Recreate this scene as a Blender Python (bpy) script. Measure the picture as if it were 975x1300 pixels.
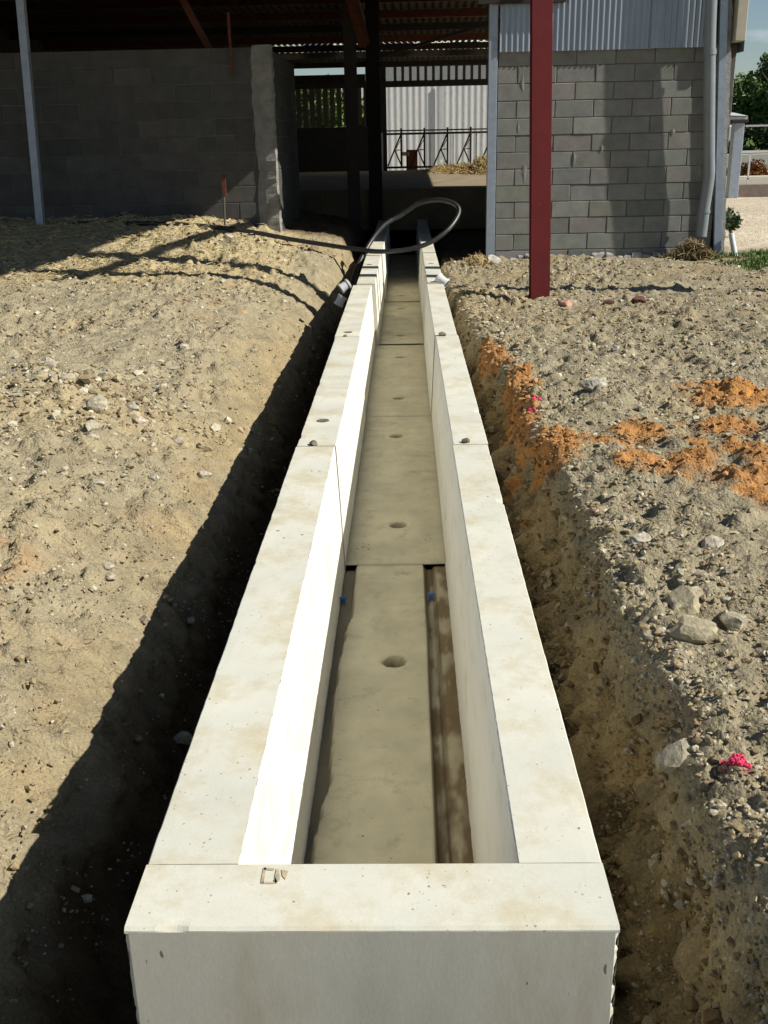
import bpy, math, random
import numpy as np
from mathutils import Vector, Matrix, Euler
R=math.radians
for o in list(bpy.data.objects): bpy.data.objects.remove(o)
S=bpy.context.scene; COL=S.collection
rng=np.random.default_rng(7); random.seed(7)

# ------------------------------------------------ camera
cd=bpy.data.cameras.new('camera'); cam=bpy.data.objects.new('camera',cd); COL.objects.link(cam); S.camera=cam
p,yw,rl=.347,.026,-.021
F=np.array([-math.sin(yw)*math.cos(p),math.cos(yw)*math.cos(p),-math.sin(p)])
Rt=np.cross(F,[0,0,1]);Rt/=np.linalg.norm(Rt);Up=np.cross(Rt,F)
R2=Rt*math.cos(rl)+Up*math.sin(rl);U2=-Rt*math.sin(rl)+Up*math.cos(rl)
M=Matrix(((R2[0],U2[0],-F[0],0),(R2[1],U2[1],-F[1],0),(R2[2],U2[2],-F[2],1.45),(0,0,0,1)))
cam.matrix_world=M
cd.sensor_fit='VERTICAL'; cd.sensor_height=24; cd.lens=24*1300/1300.0; cd.clip_end=3000; cd.clip_start=.05
# ------------------------------------------------ light
SUNV=Vector((.75,-.16,.64)).normalized()      # towards the sun
el=math.asin(SUNV.z); az=math.atan2(SUNV.x,SUNV.y)
sl=bpy.data.lights.new('sun','SUN'); sl.energy=5.0; sl.angle=R(.5); sl.color=(1,.955,.86)
so=bpy.data.objects.new('sun',sl); COL.objects.link(so); so.rotation_euler=SUNV.to_track_quat('Z','Y').to_euler()
W=bpy.data.worlds.new('World'); S.world=W; W.use_nodes=True
nt=W.node_tree; bg=nt.nodes['Background']
sk=nt.nodes.new('ShaderNodeTexSky'); sk.sky_type='NISHITA'; sk.sun_disc=False; sk.sun_elevation=el; sk.sun_rotation=az
sk.air_density=1.0; sk.dust_density=.2; sk.ozone_density=2.5
tc=nt.nodes.new('ShaderNodeTexCoord'); mp=nt.nodes.new('ShaderNodeMapping'); mp.inputs['Scale'].default_value=(1,1,3.5)
nz=nt.nodes.new('ShaderNodeTexNoise'); nz.inputs['Scale'].default_value=4; nz.inputs['Detail'].default_value=7
cr=nt.nodes.new('ShaderNodeValToRGB'); cr.color_ramp.elements[0].position=.58; cr.color_ramp.elements[1].position=.85
mx=nt.nodes.new('ShaderNodeMix'); mx.data_type='RGBA'; mx.inputs[7].default_value=(15,15.5,16.5,1)
nt.links.new(tc.outputs['Generated'],mp.inputs[0]); nt.links.new(mp.outputs[0],nz.inputs[0]); nt.links.new(nz.outputs[0],cr.inputs[0])
nt.links.new(cr.outputs[0],mx.inputs[0]); nt.links.new(sk.outputs[0],mx.inputs[6]); nt.links.new(mx.outputs[2],bg.inputs[0])
bg.inputs[1].default_value=.053
S.view_settings.view_transform='Standard'; S.view_settings.look='None'; S.view_settings.exposure=.45; S.view_settings.gamma=1
S.render.engine='CYCLES'

# ------------------------------------------------ noise helpers
def _h(ix,iy,s):
    a=(ix.astype(np.int64)*374761393+iy.astype(np.int64)*668265263+s*2147483647+s*97)&0x7fffffff
    a=((a^(a>>13))*1274126177)&0x7fffffff
    a=(a^(a>>16))
    a=(a*1103515245+12345)&0x7fffffff
    return ((a>>7)&0xffff)/65535.0
def vn(x,y,s=0):
    x=np.asarray(x,float);y=np.asarray(y,float)
    ix=np.floor(x);iy=np.floor(y);fx=x-ix;fy=y-iy;u=fx*fx*(3-2*fx);v=fy*fy*(3-2*fy)
    a=_h(ix,iy,s);b=_h(ix+1,iy,s);c=_h(ix,iy+1,s);d=_h(ix+1,iy+1,s)
    return (a*(1-u)+b*u)*(1-v)+(c*(1-u)+d*u)*v
def fbm(x,y,o=4,s=0):
    t=0;a=.5;n=0
    for i in range(o):
        t=t+a*vn(x*2**i+17.3*i,y*2**i-9.1*i,s+i);n+=a;a*=.55
    return t/n
def clod(x,y,size,s,keep=1.0):
    """rounded lumps scattered on a jittered grid; returns height in units of size"""
    gx=x/size;gy=y/size;ix=np.floor(gx);iy=np.floor(gy);out=np.zeros_like(gx)
    for dx in(-1,0,1):
        for dy in(-1,0,1):
            cx=ix+dx;cy=iy+dy
            px=cx+_h(cx,cy,s);py=cy+_h(cx,cy,s+1);r=.2+.5*_h(cx,cy,s+2);k=_h(cx,cy,s+3)<keep
            an=_h(cx,cy,s+4)*3.14;e=.6+.4*_h(cx,cy,s+5)
            ddx=gx-px;ddy=gy-py
            a=(ddx*np.cos(an)+ddy*np.sin(an));b=(-ddx*np.sin(an)+ddy*np.cos(an))/e
            q=np.maximum(np.abs(a)*.8+np.abs(b)*.5,np.sqrt(a*a+b*b))
            hh=np.clip(1-(q/r),0,1);hh=np.minimum(hh*2.2,1)**.8*r*(.5+.5*_h(cx,cy,s+6))
            out=np.maximum(out,hh*k)
    return out
def chip(t,s):
    t=np.array([float(t)]); return float(np.clip(fbm(t*9,t*0+s,2,s)-.76,0,1)[0]*.03+vn(t*30,t*0+s,s+9)[0]*.0014)
def ss(a,b,x):
    t=np.clip((x-a)/(b-a),0,1);return t*t*(3-2*t)

# ------------------------------------------------ materials
def mat(name,col=(.5,.5,.5),rough=.8,metal=0,attr=False,var=.25,vscale=6,bump=0,bscale=60,spots=None,detail=5,stretch=None,stain=None,spec=.4,speck=0,vor=None):
    m=bpy.data.materials.new(name); m.use_nodes=True; t=m.node_tree; L=t.links.new; N=t.nodes.new
    b=t.nodes['Principled BSDF']; b.inputs['Roughness'].default_value=rough; b.inputs['Metallic'].default_value=metal
    b.inputs['Specular IOR Level'].default_value=spec
    tcn=N('ShaderNodeTexCoord'); vec=tcn.outputs['Object']
    if stretch:
        mm=N('ShaderNodeMapping'); mm.inputs['Scale'].default_value=stretch; L(vec,mm.inputs[0]); vec=mm.outputs[0]
    if attr:
        a=N('ShaderNodeAttribute'); a.attribute_name='Col'; c=a.outputs['Color']
    else:
        rgb=N('ShaderNodeRGB'); rgb.outputs[0].default_value=(*col,1); c=rgb.outputs[0]
    def mul(c,f0,f1,sc,det=5,lo=.3,hi=.7):
        n=N('ShaderNodeTexNoise'); n.inputs['Scale'].default_value=sc; n.inputs['Detail'].default_value=det; n.inputs['Roughness'].default_value=.62
        L(vec,n.inputs['Vector'])
        r=N('ShaderNodeMapRange'); r.inputs[1].default_value=lo; r.inputs[2].default_value=hi; r.inputs[3].default_value=f0; r.inputs[4].default_value=f1
        L(n.outputs[0],r.inputs[0])
        x=N('ShaderNodeVectorMath'); x.operation='SCALE'; L(c,x.inputs[0]); L(r.outputs[0],x.inputs['Scale']); return x.outputs[0]
    if var: c=mul(c,1-var,1+var*.6,vscale,detail)
    if speck: c=mul(c,1-speck,1+speck,bscale*2.2,3)
    if stain:
        sc,ssc,amt,lo=stain
        n=N('ShaderNodeTexNoise'); n.inputs['Scale'].default_value=ssc; n.inputs['Detail'].default_value=8; n.inputs['Roughness'].default_value=.7; L(vec,n.inputs['Vector'])
        r=N('ShaderNodeMapRange'); r.inputs[1].default_value=lo; r.inputs[2].default_value=lo+.2; r.inputs[4].default_value=amt; L(n.outputs[0],r.inputs[0])
        x=N('ShaderNodeMix'); x.data_type='RGBA'; L(r.outputs[0],x.inputs[0]); L(c,x.inputs[6]); x.inputs[7].default_value=(*sc,1); c=x.outputs[2]
    hole=None
    if spots:
        for (ssc,rad,dark,amt) in spots:
            v=N('ShaderNodeTexVoronoi'); v.inputs['Scale'].default_value=ssc
            dn=N('ShaderNodeTexNoise'); dn.inputs['Scale'].default_value=ssc*3; L(vec,dn.inputs['Vector'])
            ad=N('ShaderNodeVectorMath'); ad.operation='MULTIPLY_ADD'; L(dn.outputs['Color'],ad.inputs[0]); ad.inputs[1].default_value=(.28/ssc,)*3; L(vec,ad.inputs[2]); L(ad.outputs[0],v.inputs['Vector'])
            sep=N('ShaderNodeSeparateColor'); L(v.outputs['Color'],sep.inputs[0])
            r=N('ShaderNodeMapRange'); L(sep.outputs[0],r.inputs[0]); r.inputs[1].default_value=.55; r.inputs[2].default_value=1; r.inputs[3].default_value=0; r.inputs[4].default_value=rad
            cn_=N('ShaderNodeTexNoise'); cn_.inputs['Scale'].default_value=ssc*.16; L(vec,cn_.inputs['Vector']); cm=N('ShaderNodeMapRange'); cm.inputs[1].default_value=.42; cm.inputs[2].default_value=.68; cm.inputs[4].default_value=1.5; L(cn_.outputs[0],cm.inputs[0]); pm_=N('ShaderNodeMath'); pm_.operation='MULTIPLY'; L(r.outputs[0],pm_.inputs[0]); L(cm.outputs[0],pm_.inputs[1]); r=pm_
            lt=N('ShaderNodeMath'); lt.operation='LESS_THAN'; L(v.outputs['Distance'],lt.inputs[0]); L(r.outputs[0],lt.inputs[1])
            am=N('ShaderNodeMath'); am.operation='MULTIPLY'; am.inputs[1].default_value=amt; L(lt.outputs[0],am.inputs[0])
            x=N('ShaderNodeMix'); x.data_type='RGBA'; L(am.outputs[0],x.inputs[0]); L(c,x.inputs[6]); x.inputs[7].default_value=(*dark,1); c=x.outputs[2]
            hole=lt.outputs[0]
    L(c,b.inputs['Base Color'])
    if bump:
        n=N('ShaderNodeTexNoise'); n.inputs['Scale'].default_value=bscale; n.inputs['Detail'].default_value=6; n.inputs['Roughness'].default_value=.65; L(vec,n.inputs['Vector'])
        hsrc=n.outputs[0]
        if hole is not None:
            sb=N('ShaderNodeMath'); sb.operation='SUBTRACT'; L(hsrc,sb.inputs[0]); L(hole,sb.inputs[1]); hsrc=sb.outputs[0]
        if vor:
            for (vs,va) in vor:
                v=N('ShaderNodeTexVoronoi'); v.inputs['Scale'].default_value=vs; v.inputs['Randomness'].default_value=1
                dn=N('ShaderNodeTexNoise'); dn.inputs['Scale'].default_value=vs*1.7; L(vec,dn.inputs['Vector'])
                ad=N('ShaderNodeVectorMath'); ad.operation='MULTIPLY_ADD'; L(dn.outputs['Color'],ad.inputs[0]); ad.inputs[1].default_value=(.6/vs,)*3; L(vec,ad.inputs[2]); L(ad.outputs[0],v.inputs['Vector'])
                mm_=N('ShaderNodeMath'); mm_.operation='MULTIPLY_ADD'; L(v.outputs['Distance'],mm_.inputs[0]); mm_.inputs[1].default_value=-va; L(hsrc,mm_.inputs[2]); hsrc=mm_.outputs[0]
        bm=N('ShaderNodeBump'); bm.inputs['Strength'].default_value=1; bm.inputs['Distance'].default_value=bump; L(hsrc,bm.inputs['Height']); L(bm.outputs[0],b.inputs['Normal'])
    return m
CONC=(.60,.59,.50)
M_={}
M_['soil']=mat('soil',attr=True,rough=.95,var=.24,vscale=7,bump=.014,bscale=55,spec=.12,detail=9,speck=.22,vor=[(12,1.0),(30,.6),(75,.4)])
M_['stone']=mat('stone',attr=True,rough=.92,var=.25,vscale=25,bump=.008,bscale=70,spec=.2)
M_['conc']=mat('precast_concrete',CONC,rough=.75,var=.13,vscale=2.3,bump=.00035,bscale=150,stain=((.44,.35,.18),4.5,.60,.46),spots=[(30,.17,(.13,.11,.07),.85),(90,.24,(.30,.25,.16),.75),(60,.2,(.2,.16,.1),.7)],spec=.3,speck=.06)
M_['concin']=mat('precast_concrete_inner',(.74,.72,.64),rough=.7,var=.06,vscale=1.5,bump=.0006,bscale=120,stain=((.42,.35,.20),4,.45,.52),stretch=(1,1,2.5),spots=[(40,.08,(.3,.26,.18),.6)])
M_['concfl']=mat('precast_concrete_floor',attr=True,rough=.8,var=.16,vscale=3.5,bump=.0015,bscale=110,stain=((.22,.17,.08),9,.5,.55),spots=[(33,.16,(.12,.095,.05),.8),(80,.15,(.16,.13,.07),.6)],speck=.08)
M_['concface']=mat('precast_concrete_face',(.60,.58,.48),rough=.75,var=.16,vscale=2.2,bump=.00022,bscale=90,stretch=(1.6,1.6,.5),stain=((.34,.30,.20),2.2,.55,.47),spots=[(22,.14,(.12,.10,.08),.85),(50,.15,(.2,.18,.14),.6)],speck=.05)
M_['block']=mat('concrete_block',attr=True,rough=.95,var=.2,vscale=5,bump=.006,bscale=110,spec=.15,speck=.14)
M_['mortar']=mat('mortar',(.12,.115,.10),rough=.95,var=.3,vscale=8,bump=.006,bscale=70)
M_['render']=mat('mortar_render',(.33,.32,.30),rough=.95,var=.25,vscale=9,bump=.012,bscale=40)
M_['galv']=mat('galvanised_steel',(.33,.38,.45),rough=.45,metal=.35,var=.15,vscale=12,stain=((.3,.28,.24),4,.4,.6))
M_['sheet']=mat('steel_sheet',(.27,.31,.36),rough=.36,metal=.5,var=.14,vscale=3,stretch=(3,3,.4),stain=((.24,.23,.22),4,.35,.6))
M_['oldsheet']=mat('old_sheet',(.72,.72,.70),rough=.6,metal=.1,var=.3,vscale=3,stretch=(5,5,.7),stain=((.32,.29,.24),3,.7,.5))
M_['dark']=mat('dark_steel',(.03,.024,.02),rough=.8,var=.3)
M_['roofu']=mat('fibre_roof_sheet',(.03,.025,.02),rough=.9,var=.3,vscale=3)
M_['rust']=mat('rusty_steel',(.11,.035,.018),rough=.85,var=.4,vscale=12)
M_['red']=mat('red_oxide_paint',(.15,.012,.014),rough=.55,var=.14,vscale=5,stain=((.22,.035,.03),7,.5,.57),spots=[(9,.1,(.4,.22,.18),.6)],bump=.0006,bscale=60)
M_['hose']=mat('black_plastic',(.016,.016,.016),rough=.45,var=.15,spec=.6,stain=((.2,.17,.12),9,.35,.55))
M_['pvc']=mat('grey_plastic',(.20,.225,.24),rough=.38,var=.1,spec=.6)
M_['white']=mat('white_plastic',(.58,.58,.57),rough=.35,var=.1)
M_['blue']=mat('blue_plastic',(.05,.13,.40),rough=.5,var=.1)
M_['hay']=mat('straw',attr=True,rough=.85,var=.2,vscale=8)
M_['slab']=mat('old_concrete_slab',(.25,.20,.13),rough=.95,var=.3,vscale=2,bump=.01,bscale=20,stain=((.25,.17,.08),4,.6,.5))
M_['pink']=mat('pink_marking_paint',(.72,.05,.13),rough=.8,var=.3,vscale=60,bump=.004,bscale=90)
M_['grass']=mat('grass',attr=True,rough=.8,var=.3)
M_['leaf']=mat('leaf',attr=True,rough=.6,var=.3,vscale=2)
M_['bark']=mat('bark',(.09,.06,.04),rough=.95)
M_['stamp']=mat('stamp_ink',(.44,.36,.23),rough=.9,var=.4,vscale=60)
M_['beige']=mat('beige_flashing',(.46,.42,.32),rough=.6,var=.1)
M_['wood']=mat('weathered_wood',(.10,.085,.07),rough=.9,var=.3,stretch=(8,8,1))
M_['tan']=mat('tan_cardboard',(.42,.27,.13),rough=.9)
M_['block2']=mat('mortar_smear',(.255,.25,.225),rough=.95,var=.3,vscale=20,bump=.006,bscale=60)
def trans_mat():
    m=bpy.data.materials.new('translucent_roof'); m.use_nodes=True; t=m.node_tree
    t.nodes.remove(t.nodes['Principled BSDF']); a=t.nodes.new('ShaderNodeBsdfTranslucent'); a.inputs[0].default_value=(.80,.74,.48,1)
    d=t.nodes.new('ShaderNodeBsdfDiffuse'); d.inputs[0].default_value=(.6,.57,.42,1); x=t.nodes.new('ShaderNodeMixShader'); x.inputs[0].default_value=.3
    n=t.nodes.new('ShaderNodeTexNoise'); n.inputs['Scale'].default_value=3; r=t.nodes.new('ShaderNodeMix'); r.data_type='RGBA'
    r.inputs[6].default_value=(.9,.86,.6,1); r.inputs[7].default_value=(.45,.42,.25,1); t.links.new(n.outputs[0],r.inputs[0]); t.links.new(r.outputs[2],a.inputs[0])
    t.links.new(a.outputs[0],x.inputs[1]); t.links.new(d.outputs[0],x.inputs[2]); t.links.new(x.outputs[0],t.nodes['Material Output'].inputs[0]); return m
M_['trans']=trans_mat()

# ------------------------------------------------ mesh helpers
def link(o,parent=None):
    COL.objects.link(o)
    if parent is not None: o.parent=parent; o.matrix_parent_inverse=parent.matrix_world.inverted() if False else Matrix.Translation(-parent.location)
    return o
def tag(o,label=None,cat=None,group=None,kind=None):
    if label:o['label']=label
    if cat:o['category']=cat
    if group:o['group']=group
    if kind:o['kind']=kind
    return o
def empty(name,loc,label,cat,group=None):
    o=bpy.data.objects.new(name,None); o.location=loc; o.empty_display_size=.1; COL.objects.link(o); return tag(o,label,cat,group)
def npmesh(name,V,Fq,m,parent=None,col=None,smooth=False):
    """V (n,3), Fq (k,3|4)"""
    V=np.asarray(V,np.float32);Fq=np.asarray(Fq,np.int32);k=Fq.shape[1]
    me=bpy.data.meshes.new(name); me.vertices.add(len(V)); me.vertices.foreach_set('co',V.ravel())
    me.loops.add(Fq.size); me.loops.foreach_set('vertex_index',Fq.ravel())
    me.polygons.add(len(Fq)); me.polygons.foreach_set('loop_start',np.arange(0,Fq.size,k,dtype=np.int32)); me.polygons.foreach_set('loop_total',np.full(len(Fq),k,np.int32))
    me.polygons.foreach_set('use_smooth',np.full(len(Fq),smooth)); me.update(calc_edges=True); me.validate()
    if col is not None:
        a=me.color_attributes.new('Col','FLOAT_COLOR','POINT'); c=np.ones((len(V),4),np.float32); c[:,:3]=col; a.data.foreach_set('color',c.ravel())
    me.materials.append(m); o=bpy.data.objects.new(name,me); return link(o,parent)
class MB:
    def __init__(s): s.v=[];s.f=[];s.c=[]
    def add(s,v,f,c=(1,1,1)):
        n=len(s.v); s.v+= [tuple(q) for q in v]; s.f+=[[i+n for i in q] for q in f]; s.c+=[c]*len(v)
    def box(s,a,b,c=(1,1,1),jit=0,bev=0):
        x0,y0,z0=a;x1,y1,z1=b
        if bev:
            e=bev; v=[]
            # chamfered box: 24 verts
            idx={}
            for ix,X in((0,x0),(1,x1)):
                for iy,Y in((0,y0),(1,y1)):
                    for iz,Z in((0,z0),(1,z1)):
                        sx=e if ix==0 else -e;sy=e if iy==0 else -e;sz=e if iz==0 else -e
                        for k,q in enumerate(((X,Y+sy,Z+sz),(X+sx,Y,Z+sz),(X+sx,Y+sy,Z))):
                            idx[ix,iy,iz,k]=len(v); j=lambda:random.uniform(-jit,jit); v.append((q[0]+j(),q[1]+j(),q[2]+j()))
            I=lambda *t:idx[t]
            f=[[I(0,0,0,0),I(0,0,1,0),I(0,1,1,0),I(0,1,0,0)],[I(1,0,0,0),I(1,1,0,0),I(1,1,1,0),I(1,0,1,0)],
               [I(0,0,0,1),I(1,0,0,1),I(1,0,1,1),I(0,0,1,1)],[I(0,1,0,1),I(0,1,1,1),I(1,1,1,1),I(1,1,0,1)],
               [I(0,0,0,2),I(0,1,0,2),I(1,1,0,2),I(1,0,0,2)],[I(0,0,1,2),I(1,0,1,2),I(1,1,1,2),I(0,1,1,2)]]
            for iy in(0,1):
                for iz in(0,1): f.append([I(0,iy,iz,1),I(0,iy,iz,2),I(1,iy,iz,2),I(1,iy,iz,1)])
            for ix in(0,1):
                for iz in(0,1): f.append([I(ix,0,iz,0),I(ix,0,iz,2),I(ix,1,iz,2),I(ix,1,iz,0)])
                for iy in(0,1): f.append([I(ix,iy,0,0),I(ix,iy,0,1),I(ix,iy,1,1),I(ix,iy,1,0)])
                for iy in(0,1):
                    for iz in(0,1): f.append([I(ix,iy,iz,0),I(ix,iy,iz,1),I(ix,iy,iz,2)])
            s.add(v,f,c);return
        v=[(x0,y0,z0),(x1,y0,z0),(x1,y1,z0),(x0,y1,z0),(x0,y0,z1),(x1,y0,z1),(x1,y1,z1),(x0,y1,z1)]
        s.add(v,[[3,2,1,0],[4,5,6,7],[0,1,5,4],[1,2,6,5],[2,3,7,6],[3,0,4,7]],c)
    def bar(s,a,b,w,h,c=(1,1,1)):
        a=Vector(a);b=Vector(b);d=(b-a).normalized();u=Vector((0,0,1)) if abs(d.z)<.95 else Vector((0,1,0))
        x=d.cross(u).normalized();y=x.cross(d).normalized();v=[]
        for q in(a,b):
            for i,j in((-1,-1),(1,-1),(1,1),(-1,1)): v.append(q+x*i*w/2+y*j*h/2)
        s.add(v,[[0,1,2,3],[7,6,5,4],[0,4,5,1],[1,5,6,2],[2,6,7,3],[3,7,4,0]],c)
    def tube(s,pts,r,n=10,c=(1,1,1),cap=True,rr=None):
        P=[Vector(q) for q in pts];v=[];f=[];x=None
        for i,q in enumerate(P):
            d=(P[min(i+1,len(P)-1)]-P[max(i-1,0)]).normalized()
            if x is None:
                x=d.orthogonal().normalized()
            else: x=(x-d*x.dot(d)).normalized()
            y=d.cross(x); ra=rr[i] if rr else r
            for k in range(n): v.append(q+(x*math.cos(2*math.pi*k/n)+y*math.sin(2*math.pi*k/n))*ra)
        for i in range(len(P)-1):
            for k in range(n): f.append([i*n+k,i*n+(k+1)%n,(i+1)*n+(k+1)%n,(i+1)*n+k])
        if cap: f.append(list(range(n))[::-1]); f.append([(len(P)-1)*n+k for k in range(n)])
        s.add(v,f,c)
    def build(s,name,m,parent=None,smooth=False):
        me=bpy.data.meshes.new(name); me.from_pydata(s.v,[],s.f); me.update()
        a=me.color_attributes.new('Col','FLOAT_COLOR','POINT'); c=np.ones((len(s.v),4),np.float32); c[:,:3]=np.array(s.c); a.data.foreach_set('color',c.ravel())
        me.polygons.foreach_set('use_smooth',[smooth]*len(me.polygons)); me.materials.append(m)
        o=bpy.data.objects.new(name,me); return link(o,parent)
def catmull(P,n=10):
    P=[Vector(q) for q in P];P=[P[0]*2-P[1]]+P+[P[-1]*2-P[-2]];o=[]
    for i in range(1,len(P)-2):
        for k in range(n):
            t=k/n;a,b,c,d=P[i-1:i+3]
            o.append(.5*((2*b)+(c-a)*t+(2*a-5*b+4*c-d)*t*t+(3*b-3*c+d-a)*t**3))
    o.append(P[-2]);return o

# ------------------------------------------------ ground
BX0,BX1=-.553,.388     # outer faces of the channel
BT=.05                 # top of the channel
FLZ=-.583
def arr(dense,step,out):
    a=list(np.arange(dense[0],dense[1],step)); x=dense[1];s=step
    while x<out: a.append(x); s*=1.1;x+=s
    a.append(out);return a
xp=arr((0,2.7),.018,900);xm=[-v for v in arr((0,3.4),.018,900)]
# coarsen growth on both sides
xp=[v for v in xp if not .40<v<.86]+list(np.arange(.40,.86,.009))
XS=np.array(sorted(set(xp+xm)))
ys=[-900,-400,-150,-60,-25,-12,-6,-3,-1.5,-.8,-.3,0,.2,.35,.5];y=.6
while y<22: ys.append(y); y+=max(.014,.0036*y)
s=.09
while y<900: ys.append(y); s*=1.1;y+=s
ys.append(900); YS=np.array(ys)
def zl_base(X,Y): return (ss(11.8,15.2,Y)*(.16+.33*ss(1.2,3.2,-X))+.03*ss(8,12,Y))*(1-ss(19,22,Y))-.04*ss(1,5,5-Y)
def zr_base(X,Y): return -.02-.15*ss(6,12,Y)-.02*ss(12,16,Y)
def base_z(X,Y):
    wob=(fbm(Y*1.1,Y*0+3,3,11)-.5)*.30; wob2=(fbm(Y*3.1+X*.8,X*2,3,13)-.5)*.10
    # left profile
    nar=ss(11,14.5,Y)
    w=wob+wob2
    xl=X+w*ss(1.0,1.6,-X)*.6
    d=-xl
    prof=np.interp(d,[.55,.70,.85,1.0,1.09,1.3,1.6,2.1,3.0],[-.97,-.96,-.80,-.56,-.41,-.24,-.10,-.015,0])
    prof2=np.interp(d,[.55,.62,.72,.82,.95,1.2,1.6],[-.97,-.93,-.60,-.25,-.08,-.02,0])
    zl=zl_base(X,Y)+prof*(1-nar)+prof2*nar
    # right profile
    crest=np.interp(Y,[0,4,5,7,8.7,12,16],[.74,.74,.70,.62,.56,.53,.55])+w*.42
    # scalloped bank: recesses where clods fell out
    sc=(fbm(Y*2.3,X*.6+9,3,31)-.5)*.12
    crest=crest+sc
    t=(X-.40)/(crest-.40)
    prof=np.interp(t,[0,.06,.25,.55,.85,1.0,1.25,1.8],[-.97,-.93,-.72,-.42,-.13,-.045,-.01,0])
    zr=zr_base(X,Y)+prof
    bend=ss(21.5,22.5,Y)+ss(1.2,.6,Y)*0
    z=np.where(X<BX0,zl,np.where(X>BX1,zr,-.97))
    # trench ends inside barn
    flat=np.full_like(z,-.1); z=z*(1-bend)+flat*bend
    far=ss(40,90,np.hypot(X,Y)); z=z*(1-far)-.1*far
    return z
def ora(X,Y):
    """orange clay patches (mask 0..1)"""
    n=fbm(X*3.2,Y*2.2,4,41);n2=fbm(X*11,Y*8,4,44)
    m=0
    for cx,cy,rx,ry in((.60,7.7,.20,1.2),(.74,6.75,.13,.55),(.66,6.1,.14,.45),(.60,5.55,.17,.55),(.74,5.1,.24,.42),(.98,5.08,.16,.14),(1.17,5.15,.20,.30),(1.13,4.72,.20,.28),(1.32,4.62,.22,.28),(1.50,4.42,.26,.26),(1.66,4.75,.20,.22),(1.95,6.05,.34,.36),(1.80,5.3,.34,.26),(1.45,5.0,.10,.10),(.50,4.6,.06,1.3),(.5,3.6,.05,.5)):
        d=np.sqrt(((X-cx)/rx)**2+((Y-cy)/ry)**2); m=np.maximum(m,1-d*.8)
    bk=ss(.10,.30,-(base_z(X,Y)+.0)); return .9*ss(.22,.60,m+(n-.5)*1.3+(n2-.5)*.9-bk*(.35+.8*(fbm(X*9,Y*3,3,47)>.45)))*ss(.0,.25,m+.1)
def disp(X,Y,Z):
    # fade detail far away
    near=1-ss(14,30,np.abs(Y)); mask=near*((X<BX0-.03)|(X>BX1+.02))
    d=(fbm(X*1.7,Y*1.7,3,1)-.5)*.10
    d+=(fbm(X*6,Y*6,4,2)-.5)*.075+(fbm(X*19,Y*19,3,4)-.5)*.028*(1-ss(5,9,Y))
    rough=ss(.35,.62,fbm(X*1.3,Y*1.1,3,5))
    rightside=ss(.6,.9,X); rough=np.maximum(rough*.9+.1*(X<0)+.35*ss(4.5,2.5,Y)*(X<0),rightside*.7*ss(.3,.5,fbm(X*2,Y*2,3,8)))
    heap=np.exp(-((X+2.05)/.55)**2-((Y-6.35)/.55)**2); rough=np.maximum(rough,heap*1.3)
    d+=clod(X,Y,.17,51,.42)*.17*.5*rough
    d+=clod(X+.3,Y,.075,61,.55)*.075*.75*(.25+.8*rough)
    d+=clod(X,Y+.2,.036,71,.7)*.036*.75*(.3+.7*rough)
    o=ora(X,Y); d+=o*(.012+clod(X,Y,.05,81,.8)*.035)
    bank=np.clip((zl_base(X,Y)*(X<0)+zr_base(X,Y)*(X>0)-Z-.06)/.25,0,1)
    d+=bank*(fbm(X*9,Y*7+Z*9,4,91)-.5)*.05
    return d*mask, bank,o,rough
X,Y=np.meshgrid(XS,YS); Z=base_z(X,Y); D,bank,oran,rough=disp(X,Y,Z)
dz=D*(1-.2*bank); Zt=Z+dz
# lateral push on the bank faces so the steep earth is lumpy too
lat=bank*((fbm(Y*5,Z*7,4,95)-.5)*.17+np.abs(fbm(Y*9,Z*11,3,94)-.5)*.14-.03+(fbm(Y*16,Z*19,3,96)-.5)*.05+clod(Y,Z+3,.15,97,.6)*.085+clod(Y+1,Z+5,.07,98,.6)*.07+clod(Y+1,Z+5,.035,99,.6)*.03)
Xd=X+np.where(X>BX1+.03,np.maximum(-(X-BX1-.02),-lat),np.where(X<BX0-.03,lat*.6,0))
grey=np.array((.295,.25,.16)); pale=np.array((.385,.335,.225)); brown=np.array((.225,.16,.068)); orange=np.array((.45,.19,.042)); straw=np.array((.52,.42,.22)); dk=np.array((.19,.15,.09)); sand=np.array((.56,.48,.36)); green=np.array((.07,.12,.025))
n1=fbm(X*2.2,Y*2.2,4,21)[...,None]; n2=fbm(X*14,Y*14,3,22)[...,None]
C=grey*(1-n1)+pale*n1; C=C*(.86+.28*n2)
yel=ss(.5,.72,fbm(X*1.1+5,Y*1.0,4,23))[...,None]; C=C*(1-.35*yel)+np.array((.42,.31,.15))*.35*yel
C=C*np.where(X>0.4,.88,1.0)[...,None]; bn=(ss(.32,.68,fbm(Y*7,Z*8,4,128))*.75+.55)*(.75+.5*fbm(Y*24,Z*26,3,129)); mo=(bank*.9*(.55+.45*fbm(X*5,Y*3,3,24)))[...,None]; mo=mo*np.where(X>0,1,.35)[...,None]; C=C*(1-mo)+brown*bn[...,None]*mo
bandp=(bank*ss(.55,.75,fbm(Y*3,Z*6,3,27)))[...,None]; C=C*(1-.5*bandp)+np.array((.36,.27,.15))*.5*bandp
o_=(oran)[...,None]*(.72+.28*n2); C=C*(1-o_)+(orange*(.75+.5*n2))*o_
sm=(ss(11.2,12.6,Y-.35*(X+2))*ss(-1.2,-1.9,-(-X)*-1)*0) if False else (ss(11.0,12.4,Y+.10*(X+4))*ss(1.1,1.8,-X)*(1-ss(19,21,Y)))
sm=sm*ss(.25,.6,fbm(X*3,Y*9,3,25)+.1); sm=(sm*.8)[...,None]; sm=sm*.6; C=C*(1-sm)+straw*(.8+.4*n2)*sm
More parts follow.
